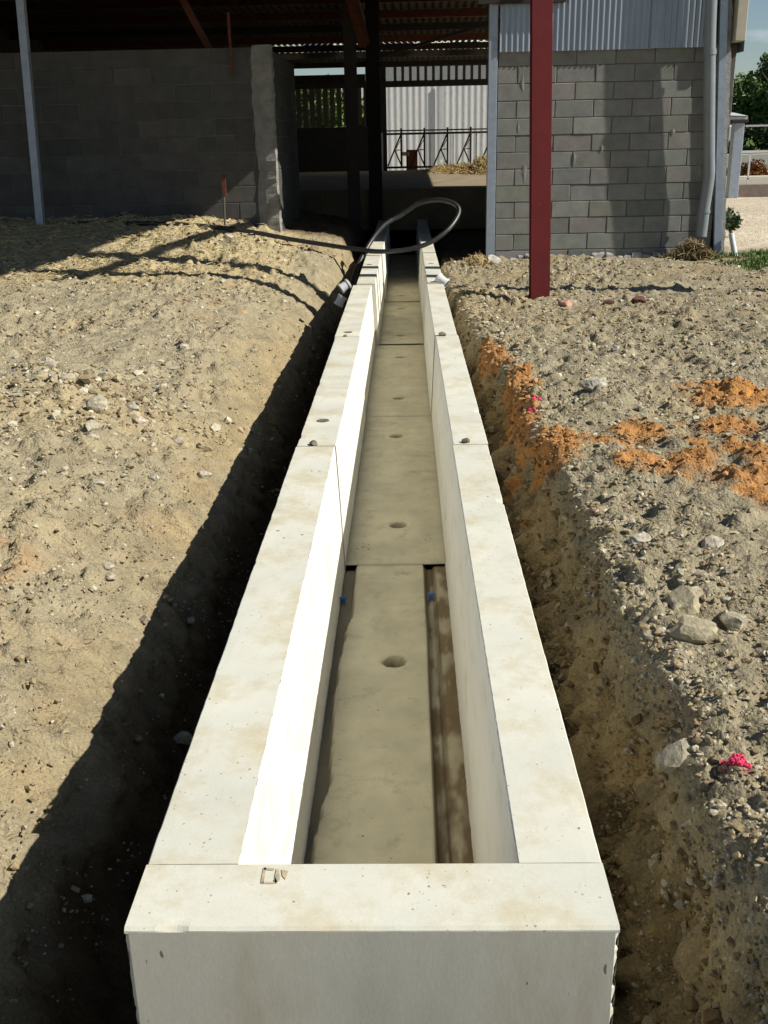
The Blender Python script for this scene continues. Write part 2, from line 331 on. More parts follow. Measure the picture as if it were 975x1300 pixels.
ins=(ss(15.0,15.6,Y)*(1-ss(32,34,Y))*(X<4.6))[...,None]; C=C*(1-ins)+np.array((.15,.105,.06))*ins
yard=(ss(4.2,5.2,X-.0*Y)*ss(15,17,Y)*(1-ss(33,36,Y))+0)[...,None]; C=C*(1-yard)+sand*(.8+.4*n1)*yard
gr=(ss(4.1,4.7,X)*ss(12.2,12.8,Y)*(1-ss(14.6,15.4,Y))*ss(.35,.55,fbm(X*2,Y*2,3,29)))[...,None]; gr=np.maximum(gr,(ss(35,37,Y)*ss(7.5,8.5,X)+ss(90,120,Y)).clip(0,1)[...,None]); C=C*(1-gr)+green*(.7+.7*n2)*gr
dp_=(ss(-.40,-.72,Z))[...,None]; C=C*(1-dp_)+np.array((.075,.052,.026))*dp_  # soil darkens with depth, the trench shade put into its colour
ny,nx=X.shape; idx=np.arange(ny*nx).reshape(ny,nx)
FF=np.stack([idx[:-1,:-1],idx[:-1,1:],idx[1:,1:],idx[1:,:-1]],-1).reshape(-1,4)
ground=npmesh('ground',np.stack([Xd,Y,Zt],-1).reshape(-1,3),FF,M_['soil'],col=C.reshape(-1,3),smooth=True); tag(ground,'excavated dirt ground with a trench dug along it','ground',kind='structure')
def gz(x,y):
    x=np.atleast_1d(np.asarray(x,float));y=np.atleast_1d(np.asarray(y,float));z=base_z(x,y);d,b,_,_=disp(x,y,z);return z+d*(1-.2*b),b

# ------------------------------------------------ barn floor (raised slab) 
mb=MB(); mb.box((-9,20.3,-.15),(5.2,33.6,.60)); tag(mb.build('barn_floor',M_['slab']),'raised concrete slab at the back of the barn','floor',kind='structure')
# far yard beyond barn
# ------------------------------------------------ precast channel
def section(y0,y1,dx,label,first=False,holes=(),groove=False,dxl=0,dz=0,socks=()):
    e=empty('concrete_channel_section',(-.08+dx,(y0+y1)/2,-.95+dz),label,'concrete channel','precast channel sections laid in line')
    g=.004; a,b=y0+g,y1-g; ys_=a+.185 if first else a
    n=int((b-ys_)/.02); Yv=np.linspace(ys_,b,n+1)
    for side,(xo,xi,xb) in (('l',(BX0+dxl,-.359+dxl,-.332+dxl)),('r',(BX1,.215,.181))):
        sg=1 if side=='l' else -1
        # outer part: outer face + top ; inner face is its own mesh with smoother finish
        ch=.003
        prof=[(xo,-.95),(xo,-.5),(xo,BT-.07),(xo,BT-.02),(xo,BT-ch),(xo+sg*ch,BT),(xo+sg*.03,BT),(xi-sg*.03,BT),(xi-sg*.003,BT)]
        V=[]
        for j,yv in enumerate(Yv):
            for k,(px,pz) in enumerate(prof):
                if k in(4,5):
                    c=chip(yv,61+int(sg)); px=px+sg*c+dx; pz=pz-c*.7
                    pass
                else: px=px+dx
                V.append((px,yv,pz+dz+(fbm(np.array([yv*2.]),np.array([px*3]),2,77)[0]-.5)*.004))
        K=len(prof);FQ=[]
        for j in range(n):
            for k in range(K-1):
                q=[j*K+k,j*K+k+1,(j+1)*K+k+1,(j+1)*K+k]; FQ.append(q if sg<0 else q[::-1])
        V=np.array(V);nv=len(V)
        npmesh('side_wall',V,FQ,M_['conc'],e)
        prof=[(xi-sg*.003,BT),(xi,BT-.003),(xi+(xb-xi)*.5,(BT+FLZ)/2),(xb,FLZ-.03)]
        V=[(px+dx+random.gauss(0,.0006),yv,pz+dz) for yv in Yv for (px,pz) in prof];K=4;FQ=[]
        for j in range(n):
            for k in range(K-1):
                q=[j*K+k,j*K+k+1,(j+1)*K+k+1,(j+1)*K+k]; FQ.append(q if sg<0 else q[::-1])
        npmesh('inner_face',V,FQ,M_['concin'],e)
        # end faces
        for yy,fl in((ys_+.0005,0),(b-.0005,1)):
            if first and not fl: continue
            m=MB()
            vs=[(xo+dx,yy,-.95+dz),(xo+dx,yy,BT-.006+dz),(xo+sg*.006+dx,yy,BT-.001+dz),(xi+dx-sg*.003,yy,BT-.001+dz),(xb+dx,yy,FLZ+dz),(xb+dx,yy,-.95+dz)]
            m.add(vs,[[0,1,2,3,4,5] if (sg>0)^bool(fl) else [5,4,3,2,1,0]])
            m.build('end_face',M_['concface'],e)
    # floor
    fx=np.linspace(-.345+dxl,.20,58)+dx; fy=np.arange(ys_-.003,b+.004+.0145,.0145).clip(None,b+.0035); FX,FY=np.meshgrid(fx,fy); FZ=np.full_like(FX,FLZ+dz)+(fbm(FX*6,FY*3,3,33)-.5)*.004
    c0=np.array((.70,.63,.42)); CC=np.ones(FX.shape+(1,))*c0; nn=fbm(FX*9,FY*5,4,34)[...,None]; CC=CC*(.85+.3*nn)
    # dirt along the sides and joints
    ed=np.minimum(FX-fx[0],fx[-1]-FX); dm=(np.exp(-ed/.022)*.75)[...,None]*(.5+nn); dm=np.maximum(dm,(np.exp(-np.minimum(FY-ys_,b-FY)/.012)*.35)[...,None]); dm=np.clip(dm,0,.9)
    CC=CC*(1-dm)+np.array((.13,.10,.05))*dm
    for (hx,hy) in holes:
        d=np.hypot((FX-hx)/1.0,(FY-hy)/1.0)+ (fbm(FX*30,FY*30,2,3)-.5)*.012
        FZ-=.075*(1-ss(.028,.048,d))+.006*(1-ss(.045,.07,d)); k=((1-ss(.03,.06,d))*.75)[...,None]; CC=CC*(1-k)+np.array((.10,.075,.04))*k
    if groove:
        wv=(fbm(FY*1.7,FY*0,3,35)-.5)*.012
        gr_=ss(.071,.079,FX+wv)*1.0; FZ-=.028*gr_; FZ+=.016*ss(.118,.122,FX+wv)*(1-ss(.5,.6,FX)); 
        k=(gr_*(.35+.6*ss(.35,.6,fbm(FX*22,FY*6,4,36))))[...,None]; CC=CC*(1-k)+np.array((.20,.13,.055))*k
        ln=(np.exp(-((FX+wv-.075)/.006)**2)+np.exp(-((FX+wv-.118)/.007)**2)*.9)[...,None]; ln=np.clip(ln,0,.9); CC=CC*(1-ln)+np.array((.07,.045,.02))*ln
        wl=-.300+(fbm(FY*3.5,FY*0+4,4,37)-.45)*.06*ss(4.9,3.6,FY)*1.0+.028*ss(3.4,4.6,FY)
        gl=1-ss(-.006,.006,FX-wl); FZ-=.03*gl; k=(gl*.75)[...,None]; CC=CC*(1-k)+np.array((.16,.12,.065))*k
    FZ=np.where((FY<ys_+.012)|(FY>b-.009),FZ-.002,FZ)
    ny,nx=FX.shape;ii=np.arange(ny*nx).reshape(ny,nx)
    npmesh('floor',np.stack([FX,FY,FZ],-1).reshape(-1,3),np.stack([ii[:-1,:-1],ii[:-1,1:],ii[1:,1:],ii[1:,:-1]],-1).reshape(-1,4),M_['concfl'],e,col=CC.reshape(-1,3),smooth=False)
    m=MB(); m.box((BX0+.01+dxl+dx,ys_,-.95+dz),(BX1-.01+dx,b,FLZ-.1+dz)); m.build('base',M_['concface'],e)
    if first:   # end wall with chipped arrises, grid mesh
        xs=np.linspace(BX0,BX1,160); prof=[(a,BT-.012),(a,BT-.006),(a+.006,BT),(a+.03,BT),(ys_-.03,BT),(ys_-.0012,BT)]
        V=[]
        for j,xv in enumerate(xs):
            for k,(py,pz) in enumerate(prof):
                if k in(1,2):
                    c=min(chip(xv,65),.0045); py+=c;pz-=c*.6
                if False: 
                    py+=abs(random.gauss(0,.003))
                V.append((xv,py,pz))
        K=len(prof);FQ=[[j*K+k,(j+1)*K+k,(j+1)*K+k+1,j*K+k+1] for j in range(len(xs)-1) for k in range(K-1)]
        top=FQ
        ew=npmesh('end_wall',V,top,M_['conc'],e)
        # front face: fine grid with ragged vertical arrises
        gx=np.linspace(BX0,BX1,120);gzv=np.linspace(-.97,BT-.009,90);GX,GZ=np.meshgrid(gx,gzv);GY=np.full_like(GX,a)
        er=np.minimum(GX-BX0,BX1-GX); jag=(fbm(GZ*60,GX*40,3,5)**3)*.022; right=(GX>0)
        GY=GY+np.where(er<.004,jag*np.where(right,1,.5)+.004,0); GX=GX-np.where(er<.004,np.sign(GX)*jag*np.where(right,.7,.4),0)
        ny,nx=GX.shape;ii=np.arange(ny*nx).reshape(ny,nx)
        npmesh('end_face',np.stack([GX,GY,GZ],-1).reshape(-1,3),np.stack([ii[:-1,:-1],ii[:-1,1:],ii[1:,1:],ii[1:,:-1]],-1).reshape(-1,4),M_['concface'],ew)
        for xx,sg in((BX0,1),(BX1,-1)):
            m=MB()
            zz=np.linspace(-.97,BT-.004,60)
            vv=[];
            for z_ in zz: vv+= [(xx+sg*random.random()**3*.004,a+.004+random.random()**3*.006,z_),(xx,ys_,z_)]
            ff=[[2*i,2*i+1,2*i+3,2*i+2] if sg<0 else [2*i,2*i+2,2*i+3,2*i+1] for i in range(59)]
            m.add(vv,ff)
            m.build('end_side',M_['conc'],ew)
        m=MB(); m.box((-.37,ys_-.003,FLZ-.05),(.23,ys_,BT-.001)); m.build('inner_face',M_['concin'],ew)
        # worn square stamp on top of the end wall
        m=MB(); cx,cy=-.283,1.700; rot=R(-12)
        def st(x0,y0,x1,y1,w=.006):
            c_,s_=math.cos(rot),math.sin(rot); A=(cx+x0*c_-y0*s_,cy+x0*s_+y0*c_);B=(cx+x1*c_-y1*s_,cy+x1*s_+y1*c_)
            m.bar((A[0],A[1],BT+.0012),(B[0],B[1],BT+.0012),w*.7,.001)
        def tri(pts):
            c_,s_=math.cos(rot),math.sin(rot); v=[(cx+x*c_-y*s_,cy+x*s_+y*c_,BT+.0016) for x,y in pts]; m.add(v,[list(range(len(v)))])
        tri([(-.030,.020),(-.024,.021),(-.014,-.024),(-.020,-.026)]); tri([(-.029,.021),(-.006,.022),(-.006,.016),(-.027,.014)]); tri([(-.003,.022),(.003,.022),(.016,-.010),(.008,-.022),(.001,.002)])
        tri([(-.018,-.021),(.008,-.016),(.007,-.022),(-.017,-.027)]); tri([(.008,.022),(.024,.020),(.026,-.006),(.016,.004)]); tri([(.004,-.004),(.014,-.018),(.011,-.021),(.003,-.012)])
        m.build('stamp_mark',M_['stamp'],ew)
    for (sx,sy) in socks:
        m=MB(); r0=.035
        vs=[(sx,sy,BT+dz+.0015-.001)]+[(sx+math.cos(t)*r0*random.uniform(.85,1.1),sy+math.sin(t)*r0*random.uniform(.85,1.1),BT+dz+.0025) for t in np.linspace(0,6.283,19)[:-1]]
        m.add(vs,[[0,i+1,(i+1)%18+1] for i in range(18)]); m.build('lifting_socket',M_['mortar'],e)
    return e
Y0=1.55
section(Y0,4.83,0,'nearest concrete channel section with the closed end wall facing the viewer',first=True,holes=((-.07,3.80),),groove=True)
section(4.83,7.83,.004,'second concrete channel section, after the first pebble-marked joint',holes=((-.06,5.41),(-.085,7.27)),socks=((-.455,5.32),))
section(7.83,10.83,-.003,'third concrete channel section, ending at the two white plastic collars',holes=((-.075,8.45),(-.07,10.19)),socks=((-.46,8.02),))
section(10.83,13.83,.004,'fourth concrete channel section, crossed by two post shadows beyond the white collars',holes=((-.07,11.34),(-.07,13.3)),dxl=.03,dz=.012,socks=((-.44,12.6),(.30,12.6)))
section(13.83,16.83,.002,'fifth concrete channel section, entering the dark barn under the hose loop',holes=((-.08,14.4),),dxl=.045,dz=.02)
section(16.83,19.83,.002,'farthest concrete channel section, in deep shade inside the barn',dxl=.045,dz=.02)

# ------------------------------------------------ block walls
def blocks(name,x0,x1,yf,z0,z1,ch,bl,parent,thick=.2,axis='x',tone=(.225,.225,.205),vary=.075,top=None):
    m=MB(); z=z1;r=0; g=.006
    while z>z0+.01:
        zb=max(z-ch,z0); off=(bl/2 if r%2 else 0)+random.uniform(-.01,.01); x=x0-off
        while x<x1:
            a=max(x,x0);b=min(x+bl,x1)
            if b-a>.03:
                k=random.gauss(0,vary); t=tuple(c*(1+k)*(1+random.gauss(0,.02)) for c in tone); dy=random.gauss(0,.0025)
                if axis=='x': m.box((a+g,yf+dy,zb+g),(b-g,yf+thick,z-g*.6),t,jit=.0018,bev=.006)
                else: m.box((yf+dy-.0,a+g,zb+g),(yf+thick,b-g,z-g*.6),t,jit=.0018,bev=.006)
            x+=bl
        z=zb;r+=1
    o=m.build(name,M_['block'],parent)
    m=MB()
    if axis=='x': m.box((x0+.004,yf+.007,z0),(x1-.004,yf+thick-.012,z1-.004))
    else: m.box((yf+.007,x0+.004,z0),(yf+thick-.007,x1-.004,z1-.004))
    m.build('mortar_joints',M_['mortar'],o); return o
def corr(m,x0,x1,y,z0,z1,pitch=.076,amp=.009,n=8,axis='x',y2=None,c=(1,1,1)):
    """vertical corrugated sheet, ridges running up; or roof sheet when y2 is given (from (y,z0) to (y2,z1))"""
    k=int((x1-x0)/pitch*n); xs=np.linspace(x0,x1,k+1); w=amp*np.cos((xs-x0)/pitch*2*np.pi)
    V=[];
    for i in range(k+1):
        if y2 is not None:
            V+=[(xs[i],y,z0+w[i]),(xs[i],y2,z1+w[i])]
        elif axis=='x': V+=[(xs[i],y-w[i],z0),(xs[i],y-w[i],z1)]
        else: V+=[(y-w[i],xs[i],z0),(y-w[i],xs[i],z1)]
    m.add(V,[[2*i,2*i+2,2*i+3,2*i+1] for i in range(k)],c)
barn=empty('barn',(0,15.2,0),'dark open barn of grey concrete blocks and corrugated steel sheet','barn')
WY=15.2
rw=blocks('block_wall',1.28,4.37,WY,-.5,2.60,.222,.53,barn); rw['label']='right block wall lit by grazing sun'
# crumbling footing along the foot of the wall
m=MB()
xx=1.3
while xx<4.3:
    w=random.uniform(.06,.16); m.box((xx,WY-random.uniform(.03,.10),-.45),(xx+w,WY-.004,-.11-random.uniform(0,.10)),jit=.014,bev=.02); xx+=w*.55
m.build('footing',M_['render'],rw)
# mortar smears and corner render
m=MB()
def smear(m,cx,cz,w,h,y,axis='x',n=18):
    vs=[(cx,y-.006,cz)];
    for i in range(n):
        t=6.283*i/n; r=random.uniform(.55,1.1); vs.append((cx+math.cos(t)*w*r,y,cz+math.sin(t)*h*r))
    vs=[(v[0],v[1],v[2]) for v in vs]; m.add(vs,[[0,i+1,(i+1)%n+1] if False else [0,(i+1)%n+1,i+1] for i in range(n)])
SM=[(1.62,2.15,.03,.12),(1.68,1.0,.035,.15),(1.58,1.6,.02,.08),(2.37,1.18,.03,.09),(4.20,2.30,.07,.10),(4.12,1.0,.05,.14),(4.16,.35,.05,.12),(3.72,1.5,.03,.05),(2.75,1.3,.02,.06)]
for cx,cz,w,h in SM:
    m=MB(); smear(m,cx,cz,w,h,WY-.004); m.build('mortar_patch',M_['block2'],rw)
# sheet cladding in two overlapping sheets
m=MB(); corr(m,1.30,3.36,WY-.045,2.555,4.5); corr(m,3.33,4.16,WY-.052,2.56,4.5); o=m.build('sheet_cladding',M_['sheet'],barn,smooth=True)
for z_ in(2.602,3.6): m=MB(); m.box((1.28,WY-.03,z_),(4.2,WY-.004,z_+.08)); m.build('cladding_rail',M_['dark'],o)
# posts
m=MB(); m.box((1.155,WY-.03,-.3),(1.275,WY+.10,4.5),bev=.004); o=m.build('post',M_['galv'],barn); o['label']='grey galvanised post at the left end of the right wall'
m=MB(); m.bar((4.465,WY-.035,-.25),(4.17,WY-.035,4.5),.10,.07); o=m.build('post',M_['galv'],barn); o['label']='grey galvanised post at the right corner'
m=MB(); zz=np.linspace(-.4,4.5,50); V=[]
for z_ in zz:
    x_=4.535-.0615*z_+random.gauss(0,.008); V+=[(x_-.09,WY+.008,z_),(x_+.035,WY+.008,z_),(x_+.05,WY+.2,z_)]
m.add(V,[[3*i+k,3*i+k+1,3*i+4+k,3*i+3+k] for i in range(49) for k in (0,1)]); m.build('corner_render',M_['render'],barn)
m=MB(); m.bar((-5.06,14.6,.2),(-4.92,14.6,3.6),.10,.10); o=m.build('post',M_['galv'],barn); o['label']='thin galvanised post in front of the left wall'
for (px,py,w) in((-.86,18.0,.20),(-.55,20.1,.24)):
    m=MB(); m.box((px-w/2,py-.1,-.1),(px+w/2,py-.085,5)); m.box((px-w/2,py+.085,-.1),(px+w/2,py+.1,5)); m.box((px-.008,py-.0849,-.1),(px+.008,py+.0849,5)); m.build('post',M_['dark'],barn)
# trim box at the right corner + gutter
m=MB(); m.box((4.42,WY-.15,2.62),(4.555,WY+.25,4.6),bev=.006); m.build('gable_flashing',M_['beige'],barn)
# downpipe
m=MB(); P=catmull([(4.00,WY-.20,4.6),(4.05,WY-.20,3.0),(4.12,WY-.195,2.0),(4.19,WY-.185,1.2),(4.215,WY-.18,.9),(4.19,WY-.175,.5),(4.175,WY-.175,.10)],6)
m.tube(P,.078,20,cap=False); dp=m.build('downpipe',M_['pvc'],barn,smooth=True)
for a_,b_ in (((4.085,WY-.199,2.45),(4.080,WY-.199,2.52)),((4.187,WY-.175,.42),(4.189,WY-.175,.46))):
    m=MB(); m.tube([a_,b_],.086,20); m.build('pipe_collar',M_['pvc'],dp,smooth=False)
# right side wall of the barn (Y 15.4 - 20.4) 
sw=blocks('block_wall',15.41,20.4,4.36,-.5,2.6,.222,.53,barn,axis='y')
m=MB(); corr(m,15.2,20.4,4.60,2.5,4.4,axis='y',pitch=.15,n=4); m.build('sheet_cladding',M_['sheet'],barn)
# left front block wall and its return, shade put into their darker block tone
LY=15.0
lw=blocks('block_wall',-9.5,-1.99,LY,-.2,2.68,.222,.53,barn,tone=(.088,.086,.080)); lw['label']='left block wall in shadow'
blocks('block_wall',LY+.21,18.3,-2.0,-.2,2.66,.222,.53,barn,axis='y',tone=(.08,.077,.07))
# ragged render on its corner, a copy darkened to carry the shade
m=MB(); zs=np.linspace(-.1,2.70,60); V=[]
for i,z_ in enumerate(zs):
    w=.17+.05*(fbm(np.array([z_*4]),np.array([2.]),3,5)[0]-.5)*2; out=.03+.05*float(fbm(np.array([z_*5]),np.array([7.]),4,6)[0])+ (.10*max(0,.9-z_)**2)
    bx=-1.80+ (2.7-z_)*.0+out*.6
    V+=[(bx-w-.12,LY-.004,z_),(bx-w,LY-.02-out*.3,z_),(bx-.02,LY-.03-out*.4+random.gauss(0,.008),z_),(bx+random.gauss(0,.010),LY+.02,z_),(bx-.02,LY+.20,z_)]
m.add(V,[[5*i+k,5*i+k+1,5*i+5+k+1,5*i+5+k] for i in range(59) for k in range(4)]); m.build('corner_render',mat('shaded_render',(.24,.235,.215),rough=.95,var=.3,vscale=7,bump=.012,bscale=40),lw)
# dark back/left enclosure of the barn
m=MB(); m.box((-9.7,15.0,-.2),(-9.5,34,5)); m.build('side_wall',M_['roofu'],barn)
# roof
ROOF=empty('x',(0,0,0),'','') if False else None
def roofpt(y): return 4.35+.0*y
m=MB()
rz=lambda y: 4.24-.0085*(y-15)-(.016*(y-33) if y>33 else 0)
sky_rows=[]
m2=MB()
for (ya,yb,xa,xb) in((14.9,32.0,-9.6,4.75),(34.0,38.6,-9.6,4.75)):
    corr(m,xa,xb,ya,rz(ya),rz(yb),pitch=.17,amp=.025,n=4,y2=yb)
# row with translucent sheets (Y 32-34)
segs=[(-3.85,-2.95),(-2.0,-.95),(.30,1.35),(2.2,2.7),(3.0,3.3)]; x=-9.6
for (a,b) in segs+[(4.75,4.75)]:
    if a-x>.1: corr(m,x,a,32.0,rz(32),rz(34),pitch=.17,amp=.025,n=4,y2=34.0)
    x=b
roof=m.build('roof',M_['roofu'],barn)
for (a,b) in segs:
    q=MB(); corr(q,a,b,32.0,rz(32)+.002,rz(34)+.002,pitch=.17,amp=.03,n=6,y2=34.0); q.build('skylight',M_['trans'],roof)
for yy in(17,19.5,22,24.5,27,29.5,31.9,34.1,37):
    q=MB(); q.box((-9.5,yy-.05,rz(yy)-.20),(4.7,yy+.05,rz(yy)-.04)); q.build('purlin',M_['rust'] if yy in(22,24.5,29.5) else M_['dark'],roof)
for xx_ in(-.86,):
    q=MB(); q.bar((xx_,15.5,rz(15.5)-.4),(xx_,38,rz(38)-.35),.12,.3); q.build('rafter',M_['dark'],roof)
q=MB(); q.bar((-3.55,15.8,4.3),(-2.75,15.9,2.72),.13,.10); q.build('brace',M_['rust'],barn)
q=MB(); q.bar((-1.0,17.3,4.3),(-.62,17.9,2.9),.14,.14); q.build('brace',M_['rust'],barn)
q=MB(); q.bar((3.3,26,4.3),(-.6,26,3.3),.07,.07); q.build('brace',M_['dark'],barn)
q=MB(); q.bar((-2.31,14.93,3.1),(-2.31,14.93,2.32),.035,.02); q.build('hanging_bar',M_['rust'],barn)
# raised canopy in front of the left wall: shades wall and straw
can=MB(); 
E0=(1.0,15.3,3.42);E1=(.95,10.6,4.95)
def canpt(u,v):   # u 0..1 across from the right edge to X=-10, v 0..1 forward
    a=Vector(E0).lerp(Vector(E1),v); return Vector((a.x+(-10-a.x)*u,a.y,a.z))
k=240;V=[]
for i in range(k+1):
    for v in(0,1):
        q=canpt(i/k,v); V.append((q.x,q.y,q.z+.025*math.cos(i*math.pi/2)))
can.add(V,[[2*i,2*i+1,2*i+3,2*i+2] for i in range(k)]); cn=can.build('canopy',M_['roofu'],barn)
for v in(.15,.5,.97):
    q=MB(); a=canpt(.01,v);b=canpt(1,v); q.bar((a.x,a.y,a.z-.12),(b.x,b.y,b.z-.12),.08,.14); q.build('purlin',M_['dark'],cn)
q=MB(); q.bar((1.65,15.1,3.32),(1.75,10.6,4.85),.10,.16); q.build('rafter',M_['rust'],cn)
for a_,b_ in(((1.0,15.1,3.2),(2.15,15.1,3.2)),((.9,10.7,4.8),(1.85,10.7,4.8))): q=MB(); q.bar(a_,b_,.08,.12); q.build('tie_beam',M_['dark'],cn)
q=MB(); q.box((-9.5,15.30,3.35),(1.10,15.33,4.3)); q.build('sun_leak_board',M_['roofu'],barn)  # unseen board added to stop sun leaking between canopy and roof
# back gable of the barn: beam, slats
bk=38.4
for a_,b_ in(((-9.5,bk,3.22),(4.7,bk+.15,3.42)),((-1.3,bk,3.86),(4.7,bk+.1,3.95))): q=MB(); q.box(a_,b_); q.build('back_beam',M_['dark'],barn)
q=MB(); x=-.35
while x<4.6: q.box((x,bk+.02,3.42),(x+.10,bk+.05,3.93)); x+=.265
q.build('slatted_vent',M_['wood'],barn)
q=MB(); x=-4.0
while x<-1.35: q.box((x,bk+.02,2.0),(x+.17,bk+.05,3.22)); x+=.235
q.build('slatted_vent',M_['wood'],barn)
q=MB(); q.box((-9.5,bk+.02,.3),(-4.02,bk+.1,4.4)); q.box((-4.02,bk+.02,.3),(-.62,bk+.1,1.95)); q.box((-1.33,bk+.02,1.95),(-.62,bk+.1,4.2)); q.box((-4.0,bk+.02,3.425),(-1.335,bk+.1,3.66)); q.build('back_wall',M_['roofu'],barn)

# ------------------------------------------------ feed barrier
fb=empty('feed_barrier',(.9,33,.6),'dark steel cattle feed barrier with slanted head yokes at the back of the barn','feed barrier')
fy_=33.0
for z_,w_ in((1.66,.06),(1.75,.04),(.70,.06)): q=MB(); q.bar((-.6,fy_,z_),(3.6,fy_,z_),w_,w_); q.build('rail',M_['dark'],fb)
for i in range(6):
    x=-.1+i*.70
    q=MB(); q.bar((x,fy_,.70),(x,fy_,1.82),.055,.055); q.bar((x-.42,fy_,.74),(x-.02,fy_,1.62),.045,.045); q.bar((x-.2,fy_,1.2),(x-.0,fy_,.74),.04,.04); q.bar((x-.21,fy_,1.2),(x,fy_,1.2),.025,.025); q.bar((x-.16,fy_,1.25),(x-.01,fy_,1.5),.02,.02); q.build('head_yoke',M_['dark'],fb)
    q=MB(); q.bar((x+.17,fy_,.70),(x+.17,fy_,1.66),.025,.025); q.build('bar',M_['dark'],fb)
q=MB(); q.bar((-.58,fy_,.6),(-.58,fy_,1.85),.07,.07); q.build('post',M_['dark'],fb)
q=MB(); q.bar((-.68,fy_,.6),(-.68,fy_,1.70),.05,.05); q.build('post',M_['white'],fb)
# things behind the barrier
q=MB(); q.box((.05,35.5,.35),(.42,35.9,1.18),bev=.02); e=empty('crate',(.24,35.7,.35),'small dark brown crate behind the left part of the feed barrier','crate'); q.build('body',M_['rust'],e); q=MB(); q.box((-.12,35.4,1.0),(.15,35.46,1.12)); q.build('flap',M_['tan'],e)

# ------------------------------------------------ far shed seen through the barn
sh=empty('far_shed',(3,50,0),'pale weathered corrugated shed seen through the open back of the barn','shed')
q=MB(); corr(q,-.9,9.5,50,-.1,5.6,pitch=.28,amp=.009,n=6); w=q.build('wall',M_['oldsheet'],sh,smooth=True)
q=MB(); q.box((1.62,49.88,.6),(1.74,49.93,3.9)); q.build('downpipe',M_['white'],w)
q=MB(); q.add([(-1.2,49.6,5.5),(9.8,49.6,5.5),(9.8,55,6.8),(-1.2,55,6.8)],[[0,1,2,3]]); q.add([(-1.2,49.6,5.42),(9.8,49.6,5.42),(9.8,55,6.72),(-1.2,55,6.72)],[[3,2,1,0]]); q.build('roof',M_['oldsheet'],sh)

# ------------------------------------------------ red steel posts
def hpost(x,y,z0,h,label,lean=0,name='red_steel_post'):
    e=empty(name,(x,y,z0),label,'steel post','red steel frame posts')
    q=MB(); w=.1
    q.box((x-w,y-.1,z0),(x+w,y-.088,z0+h),bev=.002); q.box((x-w,y+.088,z0),(x+w,y+.1,z0+h),bev=.002); q.build('flange',M_['red'],e)
    q=MB(); q.box((x-.006,y-.0879,z0),(x+.006,y+.0879,z0+h)); q.build('web',M_['red'],e); e.rotation_euler=(0,R(lean),0); return e
hpost(1.435,11.15,-.55,5.85,'dark red steel post standing in the dirt right of the channel',-1.4)
hpost(4.25,11.32,-.5,8.1,'dark red steel post outside the right edge, casting the farther long shadow')

# ------------------------------------------------ hoses
q=MB(); P=catmull([(-4.6,14.6,.47),(-3.6,14.35,.47),(-2.9,14.3,.44),(-2.2,14.25,.36),(-1.5,14.1,.24),(-1.0,13.95,.17),(-.72,13.8,.14),(-.35,13.6,.115),(0,13.5,.14),(.30,13.5,.22),(.55,13.6,.38),(.69,13.8,.56),(.64,13.9,.67),(.43,14.0,.72),(.17,14.1,.67),(-.08,14.1,.52),(-.30,14.0,.40),(-.50,13.8,.16),(-.66,13.4,-.15),(-.78,12.9,-.55),(-.74,12.2,-.85)],10)
q.tube(P,.030,14); tag(q.build('hose',M_['hose'],smooth=True),'thick black plastic hose curling in a loop over the far channel','hose')
q=MB(); P=catmull([(-2.49,14.55,.30),(-2.47,14.55,.8),(-2.46,14.56,.98)],4); q.tube(P,.014,8); e=empty('stake',(-2.48,14.55,.3),'thin rusty stake stuck in the straw before the left wall','stake'); q.build('rod',M_['wood'],e); q=MB(); q.bar((-2.46,14.55,.80),(-2.46,14.55,1.08),.05,.03); q.build('head',M_['rust'],e)

# ------------------------------------------------ white collars at third joint
def collar(x,y,z,rx,rz,label,s=1):
    e=empty('plastic_collar',(0,0,0),label,'pipe collar','white plastic collars at the third joint')
    q=MB(); n=18; prof=[(0,.042),(0,.052),(.02,.052),(.02,.045),(.085,.045),(.085,.053),(.105,.053),(.105,.042)]
    V=[(d*s,r*s*math.cos(6.2832*k/n),r*s*math.sin(6.2832*k/n)) for (d,r) in prof for k in range(n)]
    q.add(V,[[i*n+k,i*n+(k+1)%n,(i+1)*n+(k+1)%n,(i+1)*n+k] for i in range(7) for k in range(n)]); a=q.build('sleeve',M_['white'],e,smooth=False)
    q=MB(); q.tube([(.03*s,0,0),(.075*s,0,0)],.040*s,16); q.build('plug',M_['hose'],e)
    e.location=(x,y,z); e.rotation_euler=(0,R(rx),R(rz)); return e
collar(.33,10.90,.105,35,-25,'white plastic collar hanging over the right channel edge at the third joint',1.15)
collar(-.60,10.92,.06,150,20,'upper white plastic collar on the left channel edge at the third joint',1.05)
collar(-.66,10.75,-.05,120,10,'lower white plastic collar hanging in shade beside the left channel edge',1.0)

# ------------------------------------------------ stones
def rock_mesh(name,size,seed,flat=.7,col=(.40,.37,.30),sub=3,parent=None,angular=.25):
    r=np.random.default_rng(seed); import bmesh
    bm=bmesh.new(); bmesh.ops.create_icosphere(bm,subdivisions=sub,radius=1)
    V=np.array([v.co[:] for v in bm.verts]); Fi=np.array([[v.index for v in f.verts] for f in bm.faces]); bm.free()
    for i in range(14):   # cut by random planes -> facets
        n=r.normal(size=3);n/=np.linalg.norm(n);d=r.uniform(.52,.9);t=V@n-d;V=V-np.outer(np.clip(t,0,None),n)
    V=V*(1+angular*.12*r.normal(size=(len(V),1)))
    V=V*np.array([1,r.uniform(.6,.85),flat])*size; an=r.uniform(0,6.28);c,s=math.cos(an),math.sin(an); V=V@np.array([[c,s,0],[-s,c,0],[0,0,1]])
    cc=np.array(col)*(1+.15*r.normal(size=(len(V),1)))
    o=npmesh(name,V,Fi,M_['stone'],parent,col=np.clip(cc,.02,.9)); return o
